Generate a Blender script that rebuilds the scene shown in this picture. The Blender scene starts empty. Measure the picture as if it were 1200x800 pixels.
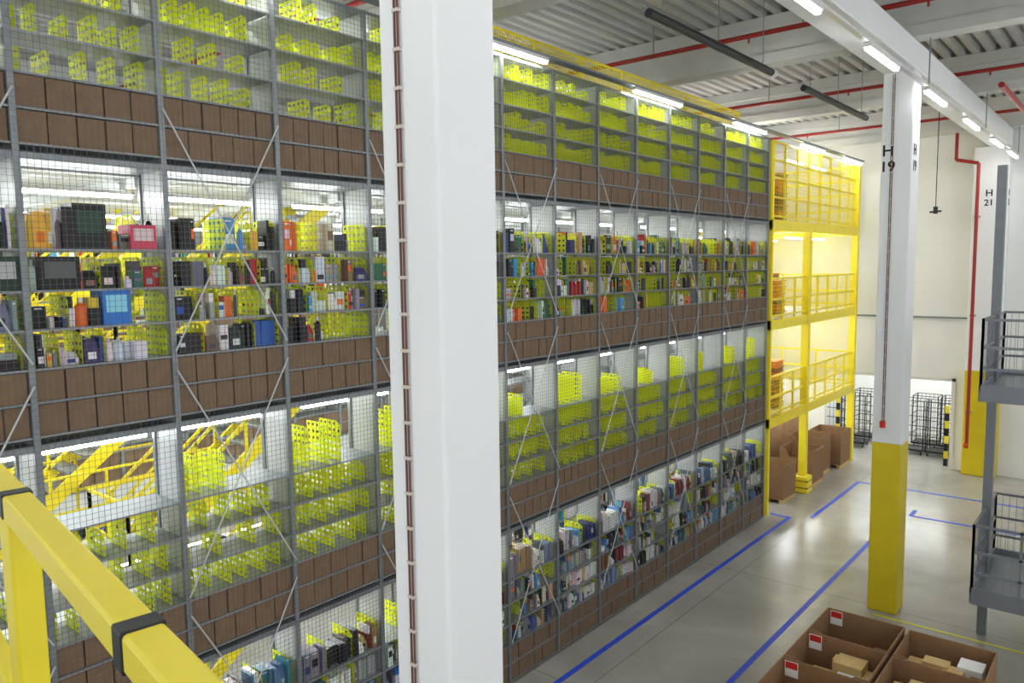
import bpy, math, random
from mathutils import Vector, Matrix
random.seed(7)
S=bpy.context.scene
try:
    S.view_settings.view_transform='Standard'
    S.view_settings.look='None'
except Exception: pass
S.view_settings.exposure=0.84

# ------------------------------------------------------------------ materials
def lin(c): return tuple((x/12.92 if x<=.04045 else ((x+.055)/1.055)**2.4) for x in c)
def mat(name,col,rough=.5,metal=0,noise=0,nscale=8,emit=None,estr=0,trans=0,attr=False,bump=0,spec=.5):
    m=bpy.data.materials.new(name); m.use_nodes=True
    nt=m.node_tree; N=nt.nodes; L=nt.links
    b=N['Principled BSDF']; out=N['Material Output']
    c=lin(col)+(1,)
    b.inputs['Base Color'].default_value=c
    b.inputs['Roughness'].default_value=rough
    b.inputs['Metallic'].default_value=metal
    b.inputs['Specular IOR Level'].default_value=spec
    if attr:
        a=N.new('ShaderNodeAttribute'); a.attribute_name='Col'
        L.new(a.outputs['Color'],b.inputs['Base Color'])
    if noise or bump:
        tc=N.new('ShaderNodeTexCoord'); n=N.new('ShaderNodeTexNoise')
        n.inputs['Scale'].default_value=nscale; n.inputs['Detail'].default_value=5
        L.new(tc.outputs['Object'],n.inputs['Vector'])
        if noise and not attr:
            r=N.new('ShaderNodeValToRGB')
            r.color_ramp.elements[0].position=.3; r.color_ramp.elements[1].position=.7
            r.color_ramp.elements[0].color=tuple(x*(1-noise) for x in c[:3])+(1,)
            r.color_ramp.elements[1].color=tuple(min(1,x*(1+noise)) for x in c[:3])+(1,)
            L.new(n.outputs['Fac'],r.inputs['Fac']); L.new(r.outputs['Color'],b.inputs['Base Color'])
        if bump:
            bp=N.new('ShaderNodeBump'); bp.inputs['Strength'].default_value=bump
            L.new(n.outputs['Fac'],bp.inputs['Height']); L.new(bp.outputs['Normal'],b.inputs['Normal'])
    if emit:
        b.inputs['Emission Color'].default_value=emit+(1,)
        b.inputs['Emission Strength'].default_value=estr
    if trans:
        t=N.new('ShaderNodeBsdfTranslucent'); t.inputs['Color'].default_value=c
        mx=N.new('ShaderNodeMixShader'); mx.inputs['Fac'].default_value=trans
        L.new(b.outputs['BSDF'],mx.inputs[1]); L.new(t.outputs['BSDF'],mx.inputs[2])
        L.new(mx.outputs['Shader'],out.inputs['Surface'])
    return m

M={}
M['steel']=mat('galvanised_steel',(.54,.56,.57),.42,.35,.12,14)
M['shelf']=mat('shelf_steel',(.57,.59,.60),.45,.2,.06,10)
M['panel']=mat('side_panel_steel',(.74,.75,.75),.45,.1,.05,6)
M['wire']=mat('mesh_wire',(.38,.39,.40),.4,.4)
M['lime']=mat('lime_plastic',(.95,.98,.07),.45,0,0,trans=.4)
M['yellow']=mat('yellow_paint',(.94,.86,.15),.4,0,.04,5)
M['ypost']=mat('yellow_column_paint',(.84,.75,.06),.5,0,.06,3)
M['bin']=mat('bin_cardboard',(.52,.42,.32),.85,0,.10,9)
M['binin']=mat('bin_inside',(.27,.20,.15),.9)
M['card']=mat('brown_cardboard',(.54,.41,.28),.85,0,.08,6)
M['cardlt']=mat('carton_light',(.80,.68,.45),.85,0,.05,6)
M['merch']=mat('merchandise',(.5,.5,.5),.4,0,attr=True)
M['white']=mat('white_column_paint',(.92,.93,.93),.55,0,.01,1.2)
M['concrete']=mat('beam_concrete',(.79,.79,.77),.8,0,.05,2)
M['roof']=mat('roof_sheet',(.74,.74,.72),.5,.1,.05,1)
M['wall']=mat('wall_panel',(.90,.905,.89),.6,0,.02,.7)
M['deck']=mat('deck_panel',(.84,.85,.84),.5,0,.04,3)
M['black']=mat('black_plastic',(.05,.05,.055),.5)
M['dark']=mat('dark_metal',(.15,.15,.16),.45,.3)
M['red']=mat('red_pipe_paint',(.60,.12,.09),.4)
M['blue']=mat('blue_tape',(.15,.31,.84),.5)
M['ytape']=mat('yellow_tape',(.86,.84,.15),.5)
M['cable']=mat('cable_brown',(.42,.27,.22),.6)
M['clip']=mat('cable_clip',(.80,.77,.72),.5)
M['grey']=mat('grey_steel_paint',(.49,.51,.53),.45,.3,.05,6)
M['text']=mat('stencil_black',(.04,.04,.04),.6)
M['redlabel']=mat('red_label',(.80,.16,.12),.5)
M['whitelabel']=mat('paper_white',(.93,.93,.92),.6)
M['orange']=mat('orange_plastic',(.85,.52,.12),.5)
M['tube']=mat('led_tube',(1,1,1),.5,emit=(.97,.99,1),estr=27)
M['tube2']=mat('led_tube_inner',(1,1,1),.5,emit=(.95,.99,1),estr=22)
M['housing']=mat('lamp_housing',(.86,.86,.85),.4)

def floor_mat():
    m=bpy.data.materials.new('polished_concrete'); m.use_nodes=True
    nt=m.node_tree;N=nt.nodes;L=nt.links;b=N['Principled BSDF']
    tc=N.new('ShaderNodeTexCoord')
    n=N.new('ShaderNodeTexNoise'); n.inputs['Scale'].default_value=.5; n.inputs['Detail'].default_value=6; n.inputs['Roughness'].default_value=.6; n.inputs['Distortion'].default_value=.6
    L.new(tc.outputs['Object'],n.inputs['Vector'])
    r=N.new('ShaderNodeValToRGB'); r.color_ramp.elements[0].position=.25; r.color_ramp.elements[1].position=.8
    r.color_ramp.elements[0].color=lin((.58,.57,.54))+(1,); r.color_ramp.elements[1].color=lin((.73,.72,.69))+(1,)
    L.new(n.outputs['Fac'],r.inputs['Fac'])
    br=N.new('ShaderNodeTexBrick'); br.offset=0; br.inputs['Scale'].default_value=1
    br.inputs['Brick Width'].default_value=6; br.inputs['Row Height'].default_value=6
    br.inputs['Mortar Size'].default_value=.012; br.inputs['Mortar Smooth'].default_value=.3
    br.inputs['Color1'].default_value=(1,1,1,1);br.inputs['Color2'].default_value=(.97,.97,.97,1);br.inputs['Mortar'].default_value=(.6,.59,.57,1)
    mp=N.new('ShaderNodeMapping'); mp.inputs['Location'].default_value=(.6,2.4,0)
    L.new(tc.outputs['Object'],mp.inputs['Vector']); L.new(mp.outputs['Vector'],br.inputs['Vector'])
    mx=N.new('ShaderNodeMixRGB'); mx.blend_type='MULTIPLY'; mx.inputs['Fac'].default_value=1
    L.new(r.outputs['Color'],mx.inputs['Color1']); L.new(br.outputs['Color'],mx.inputs['Color2'])
    L.new(mx.outputs['Color'],b.inputs['Base Color'])
    b.inputs['Roughness'].default_value=.22
    return m
M['floor']=floor_mat()

# ------------------------------------------------------------------ mesh builder
class MB:
    def __init__(s): s.v=[];s.f=[];s.mi=[];s.c=[];s.mats=[]
    def m(s,k):
        if k not in s.mats: s.mats.append(k)
        return s.mats.index(k)
    def face(s,idx,k,col=(1,1,1)):
        s.f.append(idx); s.mi.append(s.m(k)); s.c.append(col)
    def poly(s,pts,k,col=(1,1,1)):
        b=len(s.v); s.v+=[tuple(p) for p in pts]; s.face(tuple(range(b,b+len(pts))),k,col)
    def box(s,x0,x1,y0,y1,z0,z1,k,col=(1,1,1),skip='',lean=0,bulge=0):
        b=len(s.v)
        s.v+=[(x0,y0,z0),(x1,y0,z0),(x1,y1,z0),(x0,y1,z0),(x0,y0+lean+bulge,z1),(x1-bulge*2,y0+lean+bulge,z1),(x1-bulge*2,y1+lean-bulge,z1),(x0,y1+lean-bulge,z1)]
        F={'b':(0,3,2,1),'t':(4,5,6,7),'f':(0,1,5,4),'r':(1,2,6,5),'k':(2,3,7,6),'l':(3,0,4,7)}
        for n,q in F.items():
            if n not in skip: s.face(tuple(b+i for i in q),k,col)
    def beam(s,p,q,w,h,k,col=(1,1,1)):
        p=Vector(p);q=Vector(q);d=(q-p).normalized()
        up=Vector((0,0,1)) if abs(d.z)<.95 else Vector((0,1,0))
        sd=d.cross(up).normalized(); up=sd.cross(d)
        b=len(s.v)
        for o in (p,q):
            for a,c in((-1,-1),(1,-1),(1,1),(-1,1)):
                s.v.append(tuple(o+sd*a*w/2+up*c*h/2))
        for f in((3,2,1,0),(4,5,6,7),(0,1,5,4),(1,2,6,5),(2,3,7,6),(3,0,4,7)):
            s.face(tuple(b+i for i in f),k,col)
    def tube(s,p,q,r,k,n=10,col=(1,1,1),r2=None):
        p=Vector(p);q=Vector(q);d=(q-p).normalized()
        up=Vector((0,0,1)) if abs(d.z)<.95 else Vector((0,1,0))
        sd=d.cross(up).normalized(); up=sd.cross(d); b=len(s.v); r2=r if r2 is None else r2
        for o,rr in((p,r),(q,r2)):
            for i in range(n):
                a=2*math.pi*i/n; s.v.append(tuple(o+sd*math.cos(a)*rr+up*math.sin(a)*rr))
        for i in range(n):
            j=(i+1)%n; s.face((b+i,b+j,b+n+j,b+n+i),k,col)
        s.face(tuple(b+i for i in reversed(range(n))),k,col); s.face(tuple(b+n+i for i in range(n)),k,col)
    def obj(s,name,parent=None,bevel=0):
        me=bpy.data.meshes.new(name); me.from_pydata(s.v,[],s.f)
        for k in s.mats: me.materials.append(M[k])
        me.polygons.foreach_set('material_index',s.mi)
        if 'merch' in s.mats:
            ca=me.color_attributes.new('Col','FLOAT_COLOR','CORNER'); arr=[]
            for f,c in zip(s.f,s.c): arr+=list(c[:3]+(1,))*len(f)
            ca.data.foreach_set('color',arr)
        me.update()
        o=bpy.data.objects.new(name,me); S.collection.objects.link(o)
        if parent: o.parent=parent
        if bevel:
            bm=o.modifiers.new('bevel','BEVEL'); bm.width=bevel; bm.segments=2; bm.limit_method='ANGLE'
        return o
def empty(name):
    o=bpy.data.objects.new(name,None); S.collection.objects.link(o); return o

# ------------------------------------------------------------------ room shell
b=MB(); b.box(-20,10,-4,34,-.2,0,'floor'); b.obj('floor')
b=MB()
WY=27.7
b.box(-20,-8.7,WY,WY+.25,0,11.5,'wall'); b.box(-4.76,10,WY,WY+.25,0,11.5,'wall'); b.box(-8.7,-4.76,WY,WY+.25,2.85,11.5,'wall')
for z in (1.2*i for i in range(3,10)): b.box(-20,10,WY-.004,WY,z,z+.008,'housing')
b.obj('wall_back')
b=MB(); b.box(-20,-19.75,-4,34,0,11.5,'wall'); b.obj('wall_left')
b=MB(); b.box(-10,-3,33,33.2,0,4,'wall'); b.box(-10,-9.8,WY+.25,33,0,4,'wall'); b.box(-3.2,-3,WY+.25,33,0,4,'wall'); b.box(-10,-3,WY+.25,33.2,4,4.1,'wall'); b.obj('wall_annex')
b=MB()
for y in(28.6,30.6,32.2): b.box(-9,-4,y,y+.03,3.7,3.73,'tube')
b.obj('annex_fill_tube')  # added fill tubes, brighten the annex seen through the wall opening
b=MB()
b.box(-4.76,-4.66,WY-.04,WY,0,2.95,'housing'); b.box(-8.8,-4.66,WY-.04,WY,2.85,2.95,'housing'); b.obj('trim_1')
b=MB(); b.tube((-14,WY-.08,4.9),(-4.4,WY-.08,4.9),.03,'steel'); b.obj('wall_conduit')
b=MB(); x=-20; prof=[]
while x<10:
    prof+=[(x,11.5),(x+.14,11.5),(x+.18,11.64),(x+.26,11.64)]; x+=.30
for (px,pz) in prof: b.v.append((px,-4,pz)); b.v.append((px,34,pz))
for i in range(len(prof)-1): b.face((2*i,2*i+1,2*i+3,2*i+2),'roof')
b.box(-20,10,-4,34,11.7,11.8,'roof'); b.obj('ceiling')
for y in (-2.6,3.4,9.4,15.4,21.4,27.35):
    b=MB()
    b.box(-19.7,10,y-.16,y+.16,10.62,11.49,'concrete'); b.box(-19.7,10,y-.25,y+.25,11.25,11.495,'concrete'); b.box(-19.7,10,y-.22,y+.22,10.6,10.8,'concrete')
    b.obj('ceiling_beam')
b=MB(); b.box(-3.97,-3.41,-4,27.6,10.1,10.59,'white'); b.obj('roof_girder',bevel=.02)
b=MB(); b.box(2.5,3.1,-4,27.6,10.1,10.59,'white'); b.obj('roof_girder',bevel=.02)

def text(s,x,y,z,size,rot,par):
    c=bpy.data.curves.new('txt','FONT'); c.body=s; c.size=size; c.align_x='CENTER'; c.extrude=.002; c.offset=.004
    o=bpy.data.objects.new('lettering',c); S.collection.objects.link(o); o.location=(x,y,z); o.rotation_euler=rot
    c.materials.append(M['text']); o.parent=par
def column(x0,x1,y0,y1,num,cab=True):
    e=empty('building_column')
    b=MB(); b.box(x0,x1,y0,y1,3.3,10.1,'white',skip='b'); b.obj('shaft',e,bevel=.025)
    b=MB(); b.box(x0-.001,x1+.001,y0-.001,y1+.001,0,3.3,'ypost'); b.obj('painted_base',e,bevel=.025)
    cx=x0+.19
    if cab:
        b=MB()
        for dx in(-.015,.015): b.tube((cx+dx,y0-.02,3.7),(cx+dx,y0-.02,10.05),.008,'cable',8)
        z=3.75
        while z<10: b.box(cx-.028,cx+.028,y0-.032,y0,z,z+.022,'clip'); z+=.24
        b.tube((cx,y0-.05,3.6),(cx,y0-.05,3.72),.05,'redlabel',12)
        b.obj('cable_run',e)
    if num:
        xm=(x0+x1)/2 if num=='21' else x0+.14
        text('H',xm-.02,y0-.006,8.62,.28,(math.pi/2,0,0),e); text(num,xm-.02,y0-.006,8.34,.26,(math.pi/2,0,0),e)
        text('H',x1+.006,y0+.2,8.62,.28,(math.pi/2,0,math.pi/2),e); text(num,x1+.006,y0+.2,8.34,.26,(math.pi/2,0,math.pi/2),e)
column(-3.95,-3.43,3.43,3.98,None); column(-3.95,-3.43,15.4,15.95,'19'); column(-4.35,-3.43,27.25,27.69,'21',False)

# ------------------------------------------------------------------ racks
BW=1.306; YE=19.45
POST=[YE-BW*k for k in range(17)][::-1]
LV=[0,2.6,5.2,7.8]; RS=[.65,1.0,1.35,1.72]; TOP=9.86
def plate(b,x0,x1,y,z0,z1,holes):
    if not holes: b.poly([(x0,y,z0),(x1,y,z0),(x1,y,z1-.05),(x1-.06,y,z1),(x0,y,z1)],'lime'); return
    nx=5; nz=max(3,int(round((z1-z0)/.085))); cx=(x1-x0)/nx; cz=(z1-z0)/nz; base=len(b.v)
    for j in range(nz+1):
        for i in range(nx+1):
            zz=z0+cz*j
            if j==nz and i==nx: zz-=.05
            b.v.append((x0+cx*i,y,zz))
    for j in range(nz):
        for i in range(nx):
            a=base+j*(nx+1)+i; c=[a,a+1,a+nx+2,a+nx+1]
            mx=x0+cx*(i+.5); mz=z0+cz*(j+.5); q=.30
            if j==nz-1 and i==nx-1: b.face(tuple(c),'lime'); continue
            d=len(b.v); b.v+=[(mx,y,mz-cz*q),(mx+cx*q,y,mz),(mx,y,mz+cz*q),(mx-cx*q,y,mz)]
            for t in range(4):
                b.face((c[t],c[(t+1)%4],d+t),'lime'); b.face((c[(t+1)%4],d+(t+1)%4,d+t),'lime')
PAL_MIX=[(.05,.05,.06)]*9+[(.88,.88,.88)]*7+[(.12,.35,.7),(.7,.1,.1),(.3,.6,.8),(.95,.42,.1),(.95,.42,.1),(.4,.4,.42),(.6,.6,.6),(.78,.66,.48),(.5,.38,.28),(.15,.4,.28),(.8,.75,.7),(.15,.18,.4),(.25,.25,.28),(.5,.55,.6),(.9,.72,.2)]
PAL_BOOK=[(.9,.9,.88)]*5+[(.3,.45,.7),(.15,.2,.4),(.5,.5,.52),(.7,.7,.68),(.1,.1,.12),(.1,.1,.12),(.08,.08,.09),(.7,.6,.42),(.5,.15,.15),(.25,.45,.55),(.5,.55,.65),(.35,.4,.4),(.6,.45,.3),(.4,.6,.8)]
def lc(c,j=.06): return tuple(max(0,x+random.uniform(-j,j))**2.1 for x in c)
def rack(name,xf,posts,holes=True,merch=True):
    e=empty(name); xb=xf-.55
    fr=MB(); sh=MB(); dv=MB(); bn=MB(); me=MB()
    for y in posts:
        fr.box(xf-.05,xf,y-.028,y+.028,0,TOP,'steel'); fr.box(xb,xb+.05,y-.028,y+.028,0,TOP,'steel')
        fr.box(xb+.05,xf-.05,y-.006,y+.006,0.02,TOP,'panel')
    for i in range(len(posts)-1):
        y0=posts[i]+.03;y1=posts[i+1]-.03
        for li,L in enumerate(LV):
            for h in [.04,.35]+RS:
                z=L+h
                sh.box(xb,xf-.005,y0,y1,z-.02,z,'shelf')
            sh.box(xb,xf-.005,y0,y1,L+2.5,L+2.56,'steel') if li<3 else sh.box(xb,xf-.005,y0,y1,TOP-.04,TOP,'steel')
            for h in (.041,.351):
                n=5 if random.random()<.6 else 6; w=(y1-y0)/n
                for k in range(n):
                    a=y0+k*w+.008; c=a+w-.016; z=L+h; H=.272 if h>.1 else .28; X=xf-.02-random.uniform(0,.02)
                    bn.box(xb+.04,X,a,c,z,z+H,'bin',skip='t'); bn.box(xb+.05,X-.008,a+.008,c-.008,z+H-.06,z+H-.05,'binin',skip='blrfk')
            for ri,h in enumerate(RS):
                z=L+h; topclear=RS[ri+1]-h-.04 if ri<3 else .55
                if li in (1,3):
                    if not holes and li==1: continue
                    n=random.choice([4,5,5,6]) if ri<3 else (random.choice([0,3,4,4]) if li==1 else 4)
                    if li==1 and ri==3 and y0>8.5: n=random.choice([3,4,4])
                    if n==0: continue
                    if not holes: n=3
                    span=(y1-y0-.16)*(random.choice([1,1,.85]) if ri<3 or li==3 else random.choice([.45,.65,.65]))
                    hs=min(topclear,.31) if ri<3 else (random.choice([.32,.4,.5]) if li==1 else .3)
                    for k in range(n):
                        y=y0+.06+span*(k+random.uniform(-.15,.15))/max(1,n-1)
                        plate(dv,xb+.06,xf-random.choice([.05,.05,.09,.14]),y,z,z+hs*random.choice([1,1,1,.8]),holes)
                elif merch:
                    n=random.choice([4,5,6]) if li==2 else random.choice([3,4]); yy=[y0+.02+(y1-y0-.04)*k/n for k in range(n+1)]
                    for k in range(n+1):
                        if random.random()<.85: plate(dv,xb+.06,xf-(.05 if li==2 else .08),yy[k],z,z+min(topclear,.30 if ri<3 else .34),holes)
                    for k in range(n):
                        r=random.random()
                        if r<(.22 if li==2 and ri<2 else .12): continue
                        y=yy[k]+.012; ye=yy[k+1]-.012; maxh=min(topclear,.31) if ri<3 else .40
                        same=random.random()<.5; cc=random.choice(PAL_BOOK if li==0 else PAL_MIX); hh0=random.uniform(.5,.98)*maxh
                        while y<ye-.02:
                            w=random.choice([random.uniform(.012,.04),random.uniform(.03,.12)]) if li==0 else random.choice([random.uniform(.02,.05),random.uniform(.05,.1),random.uniform(.08,.18)])
                            w=min(w,ye-y); hh=hh0 if same else random.uniform(.3,.98)*maxh
                            col=lc(cc if same else random.choice(PAL_BOOK if li==0 else PAL_MIX))
                            X=xf-random.uniform(.03,.12); D=random.uniform(.16,.3); kind=random.random()
                            if li==2 and kind<.22 and .03<w<.12:
                                r_=w/2*.9; me.tube((X-r_,y+w/2,z),(X-r_,y+w/2,z+hh*.7),r_,'merch',10,col); me.tube((X-r_,y+w/2,z+hh*.7),(X-r_,y+w/2,z+hh*.82),r_,'merch',10,col,r2=r_*.4); me.tube((X-r_,y+w/2,z+hh*.82),(X-r_,y+w/2,z+hh),r_*.4,'merch',8,lc((.85,.85,.85)))
                            elif kind<.38 and w>.05:
                                me.box(X-D,X,y,y+w-.003,z,z+hh*.45,'merch',col); me.box(X-D,X,y,y+w-.003,z+hh*.45,z+hh*.9,'merch',col,bulge=min(.02,w*.2)); me.box(X-.002,X+.001,y+w*.2,y+w*.75,z+hh*.15,z+hh*.42,'merch',lc(random.choice(PAL_MIX)))
                            else:
                                ln_=random.uniform(-.012,.012) if kind>.75 else 0
                                me.box(X-D,X,y,y+w-.003,z,z+hh,'merch',col,lean=ln_)
                                if w>.04 and ln_==0 and random.random()<.8:
                                    z1=z+hh*random.uniform(.1,.5); me.box(X,X+.002,y+w*.12,y+w*.86,z1,z1+hh*random.uniform(.15,.35),'merch',lc(random.choice(PAL_MIX)))
                                    me.box(X,X+.002,y+w*.2,y+w*.7,z+hh*.88,z+hh*.93,'merch',lc((.9,.9,.9)))
                                if hh<.6*maxh and random.random()<.5:
                                    me.box(X-D,X-.02,y+.004,y+w-.006,z+hh+.001,min(z+hh*1.6,z+maxh),'merch',lc(random.choice(PAL_MIX)))
                            y+=w
    if name.startswith('storage') and holes:
        def g(y,w,z,hh,c,c2): me.box(XF-.3,XF-.025,y,y+w,z,z+hh,'merch',c); me.box(XF-.025,XF-.023,y+w*.12,y+w*.88,z+hh*.35,z+hh*.85,'merch',c2)
        g(3.12,.26,6.2,.34,lc((.15,.45,.8),0),lc((.55,.85,.95),0))
        g(2.6,.34,6.55,.30,lc((.05,.05,.05),0),lc((.35,.35,.35),0)); g(2.15,.3,6.55,.30,lc((.08,.2,.12),0),lc((.7,.7,.7),0))
        g(2.9,.3,6.92,.42,lc((.05,.05,.05),0),lc((.12,.25,.18),0)); g(3.42,.25,6.92,.24,lc((.85,.25,.35),0),lc((.9,.8,.8),0))
    fr.obj('uprights',e); sh.obj('shelves',e); dv.obj('perforated_dividers',e); bn.obj('cardboard_bins',e); me.obj('shelf_merchandise',e)
    return e
XF=-7.62
R=rack('storage_shelving_rack',XF,POST)
b=MB(); y=POST[0]
while y<YE: b.box(XF+.022,XF+.0255,y-.0014,y+.0014,0.02,TOP,'wire',skip='bt'); y+=.0555
z=.05
while z<TOP: b.box(XF+.025,XF+.0285,POST[0],YE,z-.0014,z+.0014,'wire'); z+=.0555
b.obj('wire_mesh_guard',R)
b=MB()
for i in range(0,16,2):
    for L in LV[:3]:
        b.tube((XF+.035,POST[i],L+.7),(XF+.035,POST[i+1],L+3.1),.009,'panel',6)
        b.tube((XF+.035,POST[i+1],L+.7),(XF+.035,POST[i],L+3.1),.009,'panel',6)
b.obj('cross_bracing',R)
b=MB(); b.box(XF-.55,XF,YE+.03,YE+.04,0,TOP,'shelf'); b.obj('end_panel',R)
rack('storage_shelving_rack',-9.9,POST[8:],holes=False)
rack('storage_shelving_rack',-15.2,POST,holes=False)

def deck(z):
    b=MB(); T=.12
    sx0,sx1=-11.35,-10.25; ax0,ax1=-13.55,-12.45
    def r(x0,x1,y0,y1): b.box(x0,x1,y0,y1,z-T,z,'deck')
    r(-8.95,-8.2,POST[0],YE); r(sx1,-8.95,POST[0],YE)
    r(sx0,sx1,POST[0],4.3); r(sx0,sx1,7.8,YE)
    r(ax1,sx0,POST[0],YE); r(ax0,ax1,POST[0],3.2); r(ax0,ax1,6.7,YE); r(-16.2,ax0,POST[0],YE)
    for y in POST[::2]: b.box(-16,-8.2,y-.04,y+.04,z-T-.1,z-T,'deck')
    b.obj('mezzanine_deck')
for z in LV[1:]: deck(z)
def stairs(xa,xb,y0,z0,y1,z1,n=12):
    b=MB()
    for k in range(n):
        t=(k+.5)/n; y=y0+(y1-y0)*t; z=z0+(z1-z0)*(k+1)/(n)-.02
        b.box(xa+.04,xb-.04,y-.14,y+.14,z-.035,z,'steel')
    for x in(xa,xb):
        b.beam((x,y0,z0+.06),(x,y1,z1-.08),.05,.20,'yellow')
        for o in(.55,1.0): b.beam((x,y0,z0+o),(x,y1,z1+o),.04,.04,'yellow')
        for k in range(5):
            t=k/4; y=y0+(y1-y0)*t; z=z0+(z1-z0)*t; b.box(x-.02,x+.02,y-.02,y+.02,z,z+1.02,'yellow')
    b.obj('metal_staircase')
for z in LV[:3]:
    stairs(-11.25,-10.35,4.55,z,7.75,z+2.6); stairs(-13.45,-12.55,3.4,z,6.6,z+2.6)
b=MB()
for z in LV[1:]:
    for (p,q) in(((-10.2,4.3),(-10.2,7.8)),((-11.4,4.3),(-11.4,7.8)),((-11.4,4.3),(-10.2,4.3)),((-12.4,3.2),(-12.4,6.7)),((-13.6,3.2),(-13.6,6.7))):
        for o in(.5,1.05): b.beam((p[0],p[1],z+o),(q[0],q[1],z+o),.04,.04,'yellow')
        for t in(0,.5,1):
            x=p[0]+(q[0]-p[0])*t;y=p[1]+(q[1]-p[1])*t; b.box(x-.02,x+.02,y-.02,y+.02,z,z+1.05,'yellow')
b.obj('stairwell_guardrail')
b=MB()
for L in LV:
    zt=L+2.6-.3 if L<7.8 else 9.75
    for x in(-8.5,-11.75,-14.4):
        y=POST[0]+.3
        while y<YE-1.3:
            b.box(x-.03,x+.03,y+.02,y+1.48,zt-.012,zt+.025,'tube2')
            b.box(x-.04,x+.04,y,y+1.5,zt+.025,zt+.06,'housing')
            y+=1.75 if x>-9 else 1.96
b.obj('interior_led_tubes')
b=MB()
for y in(-.6,3.8,8.1,12.6,17.0,21.4,25.1):
    b.box(-7.55,-7.45,y,y+1.85,9.90,9.95,'housing'); b.box(-7.53,-7.47,y+.02,y+1.83,9.86,9.90,'tube')
b.box(-7.60,-7.42,POST[0],27,9.95,9.98,'steel')
b.obj('led_strip_light')
b=MB(); zt=10.56; y=8.0
while y<YE+.01:
    b.box(-8.42,-8.38,y-.02,y+.02,9.88,zt,'yellow'); y+=1.4
for z in(9.92,zt): b.box(-8.41,-8.385,8,YE,z-.02,z+.02,'yellow')
y=8.0
while y<YE: b.box(-8.405,-8.395,y,y+.010,9.9,zt,'yellow'); y+=.06
z=9.95
while z<zt: b.box(-8.405,-8.395,8,YE,z,z+.010,'yellow'); z+=.06
b.box(-8.44,-8.1,8,YE,9.865,9.885,'steel')
b.obj('safety_fence')

# ------------------------------------------------------------------ yellow mezzanine tower
e=empty('yellow_mezzanine_tower')
b=MB(); XT=-7.62; XB=-11.2; Y0=19.6; Y1=27.0
for x in(XT,XB):
    for y in(22.4,26.95):
        b.box(x-.1,x+.1,y-.1,y+.1,0,7.6 if y<25 else 9.8,'yellow')
b.box(XT-.05,XT+.05,Y0,Y0+.1,0,9.8,'yellow')
for z in LV[1:]:
    b.box(XB,XT,Y0,Y1,z-.06,z,'deck')
    b.box(XT-.04,XT+.08,Y0,Y1,z-.24,z+.02,'yellow'); b.box(XB-.04,XB+.04,Y0,Y1,z-.24,z,'yellow'); b.box(XB,XT,Y1-.08,Y1+.02,z-.24,z+.02,'yellow'); b.box(XB,XT,22.35,22.45,z-.22,z-.06,'yellow')
    H=1.1 if z<7 else 2.0
    for (p,q) in(((XT,Y0),(XT,Y1)),((XT,Y1),(XB,Y1))):
        Ls=math.dist(p,q); n=int(Ls/.9)
        for k in range(n+1):
            t=k/n; x=p[0]+(q[0]-p[0])*t; y=p[1]+(q[1]-p[1])*t; b.box(x-.025,x+.025,y-.025,y+.025,z,z+H,'yellow')
        for o in([.12,.55,1.1] if z<7 else [.12,.6,1.1,1.55,2.0]): b.beam((p[0],p[1],z+o),(q[0],q[1],z+o),.05,.05,'yellow')
b.obj('frame',e)
b=MB()
def ymesh(p,q,z0,z1,s=.1,w=.006):
    Ls=math.dist(p,q); n=int(Ls/s)
    for k in range(n+1):
        t=k/n; x=p[0]+(q[0]-p[0])*t; y=p[1]+(q[1]-p[1])*t; b.box(x-w/2,x+w/2,y-w/2,y+w/2,z0,z1,'yellow')
    z=z0
    while z<=z1: b.beam((p[0],p[1],z),(q[0],q[1],z),w,w,'yellow'); z+=s
ymesh((XT,Y0),(XT,Y1),7.8,9.8)
for z in LV[1:3]: ymesh((XT,Y0),(XT,Y1),z,z+1.1)
ymesh((XB,Y1),(XT-.1,Y1),2.6,9.8,.06,.006)
b.obj('mesh_infill',e)
b=MB()
b.box(XT-.22,XT+.22,22.18,22.62,0,.5,'yellow'); b.box(XT-.225,XT+.225,22.175,22.625,.12,.2,'black'); b.box(XT-.225,XT+.225,22.175,22.625,.32,.4,'black')
b.obj('post_protector',e,bevel=.04)
b=MB()
for z in LV[1:]+[10.1]:
    for x in(-8.6,-10.2):
        for y in(20.2,23.3,25.4): b.box(x-.03,x+.03,y,y+1.4,z-.36,z-.32,'tube')
b.obj('tower_led_tubes',e)
for z in LV[1:]:
    for (x,y) in((-8.4,20.3),(-8.4,21.4),(-9.6,20.5),(-9.4,23.6)):
        b=MB(); n=random.randint(5,8)
        for k in range(n):
            z0=z+.02+k*.17; b.box(x-.4,x+.4,y-.3,y+.3,z0,z0+.13,random.choice(['orange','card','card']),skip='t'); b.box(x-.43,x+.43,y-.33,y+.33,z0+.12,z0+.15,'orange')
        b.obj('crate_stack')

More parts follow.
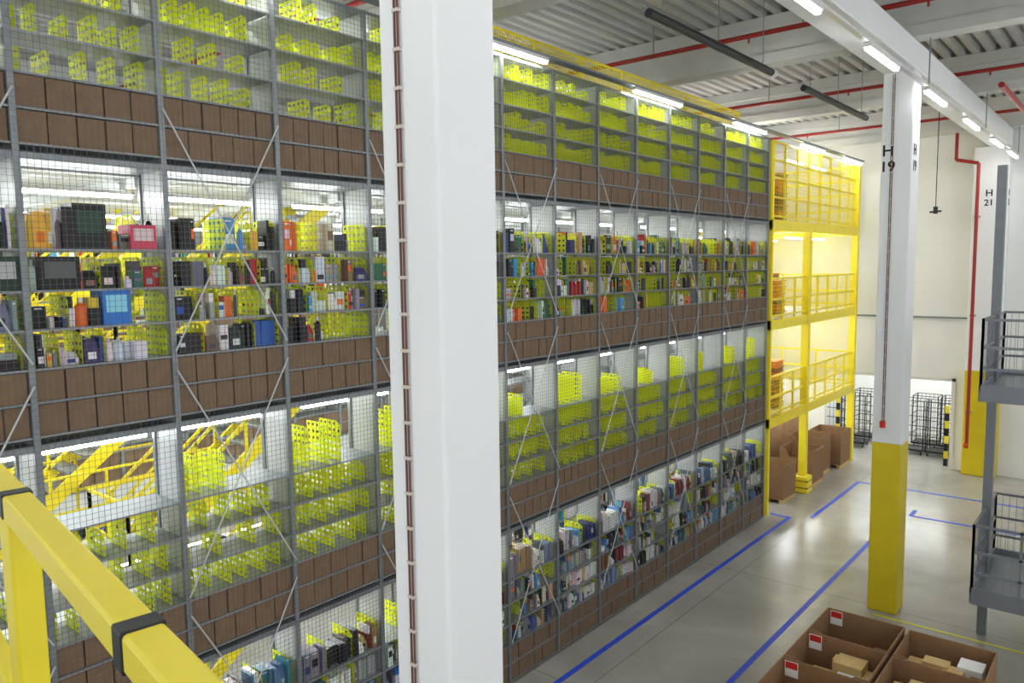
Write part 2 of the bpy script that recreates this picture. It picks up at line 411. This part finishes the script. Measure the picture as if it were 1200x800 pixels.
# ------------------------------------------------------------------ pallet boxes
def gaylord(x0,x1,y0,y1,h,label=None,contents=0,flap=0):
    b=MB(); t=.02
    def wall_y(y,dip):
        pts=[(x0,0.12),(x1,0.12),(x1,h),(x1-.18,h),(x1-.3,h-dip),(x0+.3,h-dip),(x0+.18,h),(x0,h)]
        f=[(px,y,pz) for px,pz in pts]; g=[(px,y+t,pz) for px,pz in pts]; n=len(pts); s=len(b.v); b.v+=f+g
        for o in(0,n):
            b.face((s+o,s+o+1,s+o+4,s+o+5),'card'); b.face((s+o+1,s+o+2,s+o+3,s+o+4),'card'); b.face((s+o,s+o+5,s+o+6,s+o+7),'card')
        for i in range(n): j=(i+1)%n; b.face((s+i,s+j,s+n+j,s+n+i),'card')
    wall_y(y0,flap); wall_y(y1-t,0)
    b.box(x0,x0+t,y0+t,y1-t,.12,h,'card'); b.box(x1-t,x1,y0+t,y1-t,.12,h,'card')
    b.box(x0+t,x1-t,y0+t,y1-t,.12,.15,'card')
    for k in range(5): yy=y0+.02+k*(y1-y0-.14)/4; b.box(x0+.02,x1-.02,yy,yy+.1,.095,.12,'cardlt')
    for k in range(3): xx=x0+.02+k*(x1-x0-.14)/2; b.box(xx,xx+.1,y0+.02,y1-.02,0,.095,'cardlt')
    if label:
        yb=y1-t
        b.box(x0+.05,x0+.24,yb-.004,yb,h-.26,h-.03,'whitelabel'); b.box(x0+.06,x0+.23,yb-.006,yb-.004,h-.14,h-.04,label)
    if contents:
        for k in range(contents):
            w=random.uniform(.2,.4); l=random.uniform(.15,.35); cx=random.uniform(x0+.05,x1-.06-w); cy=random.uniform(y0+.05,y1-.06-l); z=.15
            b.box(cx,cx+w,cy,cy+l,z,h-random.uniform(.1,.4),random.choice(['cardlt','cardlt','cardlt','whitelabel']))
    return b.obj('cardboard_pallet_box')
ys=[12.76,11.73,10.70,9.67]
for i,y in enumerate(ys):
    gaylord(-3.87,-2.70,y-.99,y,1.0,'redlabel',[0,6,8,6][i],.1)
    gaylord(-2.64,-1.46,y-.99,y,.98,None,[5,16,12,5][i],.1)
for (x,y,h) in((-8.6,20.8,1.05),(-8.5,22.9,1.1),(-8.7,24.2,1.25),(-8.5,25.6,1.2),(-9.9,20.9,1.5),(-9.9,23.2,1.6),(-9.9,24.8,1.6)):
    gaylord(x,x+1.0,y,y+1.0,h,None,0,.25)

# ------------------------------------------------------------------ floor markings
b=MB(); w=.05; Z0=.001; Z1=.004
def ln(x0,y0,x1,y1,k='blue'):
    b.box(min(x0,x1)-w,max(x0,x1)+w,min(y0,y1)-w,max(y0,y1)+w,Z0,Z1,k)
ln(-7.07,0,-7.07,19.75); ln(-7.55,19.85,-7.07,19.85)
ln(-4.9,0,-4.9,19.6)
ln(-6.6,20.2,-6.6,24.3); ln(-6.6,24.4,-1.5,24.4); ln(-4.6,21.9,-1.5,21.9); ln(-4.6,22.0,-4.6,22.4)
b.obj('floor_marking_line')
b=MB(); w=.03
ln(-3.75,15.2,1,15.2,'ytape'); ln(-4.15,8,-4.15,13.2,'ytape'); b.obj('floor_marking_line')

# ------------------------------------------------------------------ ceiling services
for y in(2.2,8.2,14.2,20.3,26.2):
    b=MB(); b.tube((-19,y,10.9),(9,y,10.9),.045,'red',12)
    x=-18
    while x<9: b.tube((x,y,10.78),(x,y,10.9),.02,'red',8); b.box(x+1-.01,x+1+.01,y-.01,y+.01,10.9,11.49,'steel'); x+=3
    b.obj('sprinkler_pipe')
for (y0,y1) in((9.8,14.3),(16.0,20.4),(3.7,8.0)):
    b=MB(); x=-5.6; z=10.2
    b.tube((x,y0,z),(x,y1,z),.065,'dark',14); b.tube((x-.09,y0,z+.12),(x-.09,y1,z+.12),.02,'steel',8)
    b.tube((x,y1,z),(x,y1+.12,z),.085,'housing',14)
    b.tube((x,y1+.12,z),(x,y1+.13,z),.06,'tube',14)
    for y in(y0+.4,(y0+y1)/2,y1-.4): b.tube((x,y,z),(x,y,11.49),.008,'steel',6)
    b.obj('radiant_tube_heater')
for x in(-3.2,-.2,6.0):
    b=MB()
    for y in(.8,4.4,8.0,11.6,15.2,18.8,22.4,25.2):
        b.box(x-.05,x+.05,y,y+1.6,9.66,9.72,'housing'); b.box(x-.033,x+.033,y+.02,y+1.58,9.62,9.66,'tube')
    b.box(x-.04,x+.04,-1,27.2,9.72,9.76,'housing')
    for y in(3.4,9.4,15.4,21.4,27.1): b.box(x-.01,x+.01,y-.01,y+.01,9.76,10.59,'steel')
    b.obj('led_strip_light')
b=MB(); xr=-4.18; yr=27.0
b.tube((xr,yr,.9),(xr,yr,9.6),.05,'red',12); b.tube((xr,yr,9.6),(xr-.6,yr,9.75),.05,'red',12); b.tube((xr-.6,yr,9.75),(xr-.6,yr,10.55),.05,'red',12)
b.tube((xr-.05,yr-.12,1.0),(xr+.05,yr-.12,1.0),.07,'redlabel',12)
for z in(2,5,8): b.box(xr-.07,xr+.07,yr,27.24,z,z+.04,'steel')
b.obj('sprinkler_riser_pipe')
b=MB(); b.tube((-2.6,19,10.3),(-2.6,26,10.3),.06,'red',12); b.obj('service_pipe')
b=MB(); b.tube((-2.9,10,10.75),(8,10,10.75),.07,'dark',12); b.tube((-2.9,10,10.75),(-2.9,10,11.4),.07,'dark',12); b.obj('service_pipe')
b=MB(); b.tube((-4.9,25,8.2),(-4.9,25,11.49),.012,'dark',8); b.tube((-4.9,25,8.05),(-4.9,25,8.25),.06,'dark',12); b.beam((-5.05,25,8.1),(-4.75,25,8.12),.05,.05,'dark'); b.obj('hanging_camera')

# ------------------------------------------------------------------ roll cages in annex
def cage(x,y,k='dark'):
    b=MB(); W=.8;D=.7;H=1.9
    for dx in(0,W):
        for dy in(0,D): b.tube((x+dx,y+dy,.15),(x+dx,y+dy,H),.02,k,8)
    for z in(.2,.55,.9,1.25,1.6,H):
        b.beam((x,y,z),(x,y+D,z),.02,.02,k); b.beam((x+W,y,z),(x+W,y+D,z),.02,.02,k); b.beam((x,y+D,z),(x+W,y+D,z),.02,.02,k)
    for z in(.2,H): b.beam((x,y,z),(x+W,y,z),.02,.02,k)
    for i in range(1,6): b.beam((x+W*i/6,y+D,.2),(x+W*i/6,y+D,H),.01,.01,k)
    b.box(x,x+W,y,y+D,.15,.19,k)
    for dx in(.06,W-.06):
        for dy in(.06,D-.06): b.tube((x+dx-.015,y+dy,.065),(x+dx+.015,y+dy,.065),.065,'black',12); b.box(x+dx-.02,x+dx+.02,y+dy-.02,y+dy+.02,.12,.15,'steel')
    b.obj('roll_cage')
for x in(-9.4,-8.5,-6.6,-5.72): cage(x,29.0)
for x in(-8.4,-6.4,-5.5): cage(x,30.2)
b=MB()
for X in(-4.98,-8.4):
    for i in range(8): b.box(X,X+.12,WY+.3,WY+.38,.0+i*.25,.25+i*.25,'yellow' if i%2 else 'black')
b.obj('hazard_post')

# ------------------------------------------------------------------ grey stair tower (right)
e=empty('grey_stair_tower'); b=MB()
X0,X1,Ya,Yb=-2.05,.6,14.3,16.6
for x in(X0,X1): b.box(x-.07,x+.07,Ya+1.2,Ya+1.34,0,8.3,'grey')
for z in(1.2,4.6):
    b.box(X0,X1,Ya,Yb,z-.05,z,'grey'); b.box(X0-.03,X0+.03,Ya,Yb,z-.18,z+.1,'grey'); b.box(X0,X1,Ya-.03,Ya+.03,z-.18,z+.1,'grey'); b.box(X0,X1,Yb-.03,Yb+.03,z-.18,z+.1,'grey')
    for (p,q) in(((X0,Ya),(X0,Yb)),((X0,Ya),(X1,Ya)),((X0,Yb),(X1,Yb))):
        for o in(.35,.7,1.15): b.beam((p[0],p[1],z+o),(q[0],q[1],z+o),.04,.04,'grey')
        n=4
        for k in range(n+1):
            t=k/n; x=p[0]+(q[0]-p[0])*t;y=p[1]+(q[1]-p[1])*t; b.box(x-.02,x+.02,y-.02,y+.02,z,z+1.17,'grey')
        Ls=math.dist(p,q); n=int(Ls/.11)
        for k in range(n+1):
            t=k/n; x=p[0]+(q[0]-p[0])*t;y=p[1]+(q[1]-p[1])*t; b.box(x-.003,x+.003,y-.003,y+.003,z+.1,z+1.15,'grey')
for k in range(14):
    t=(k+1)/15; b.box(-.8,.2,Ya+.3+t*1.9-.12,Ya+.3+t*1.9+.12,1.2+3.4*t-.03,1.2+3.4*t,'grey')
for x in(-.85,.25): b.beam((x,Ya+.2,1.3),(x,Yb-.1,4.5),.05,.22,'grey')
for k in range(5): b.box(-.8,.2,Ya-.25*(5-k)-.13,Ya-.25*(5-k)+.13,.2*(k+1)-.03,.2*(k+1),'grey')
for x in(-.85,.25): b.beam((x,Ya-1.5,.05),(x,Ya,1.1),.05,.2,'grey')
b.obj('frame',e)
b=MB()
for y in (18.6,19.4): b.tube((-1.75,y,0),(-1.75,y,1.9),.04,'yellow')
for z in(1.1,1.5,1.9): b.tube((-1.75,18.6,z),(-1.75,19.4,z),.03,'yellow')
b.obj('yellow_barrier')

# ------------------------------------------------------------------ near yellow guard rail
e=empty('yellow_guardrail')
A=Vector((-1.88,.56,6.2)); B=Vector((-1.03,.44,6.2)); d=(B-A).normalized()
b=MB()
P=A-d*1.6; Q=B+d*1.5
b.beam(P,Q,.055,.055,'yellow'); b.beam(P-Vector((0,0,.5)),Q-Vector((0,0,.5)),.045,.045,'yellow')
for p in(A+d*.02,A-d*1.2,Q-d*.1): b.beam((p.x,p.y,5.1),(p.x,p.y,6.18),.06,.06,'yellow')
b.box(-3.4,1.2,.0,.3,5.05,5.2,'grey'); b.box(-3.4,1.2,-3,0,5.1,5.2,'grey'); b.obj('rails',e,bevel=.006)
b=MB()
for p in(A,B): b.beam(p-d*.022,p+d*.022,.060,.060,'black')
b.obj('joint_sleeves',e,bevel=.004)

# ------------------------------------------------------------------ camera
th=math.radians(39.8); ph=math.radians(5.55); rho=.014
h=Vector((-math.sin(th),math.cos(th),0)); r=Vector((math.cos(th),math.sin(th),0)); zz=Vector((0,0,1))
F=h*math.cos(ph)-zz*math.sin(ph); U=h*math.sin(ph)+zz*math.cos(ph)
Xi=r*math.cos(rho)-U*math.sin(rho); Yi=r*math.sin(rho)+U*math.cos(rho)
cam=bpy.data.cameras.new('camera'); cam.lens=27; cam.sensor_width=36; cam.clip_start=.05
co=bpy.data.objects.new('camera',cam); S.collection.objects.link(co)
mm=Matrix((Xi,Yi,-F)).transposed().to_4x4(); mm.translation=Vector((0,0,6.7)); co.matrix_world=mm
S.camera=co
w=bpy.data.worlds.new('world'); S.world=w; w.use_nodes=True
w.node_tree.nodes['Background'].inputs[0].default_value=(.95,.975,1,1); w.node_tree.nodes['Background'].inputs[1].default_value=.66
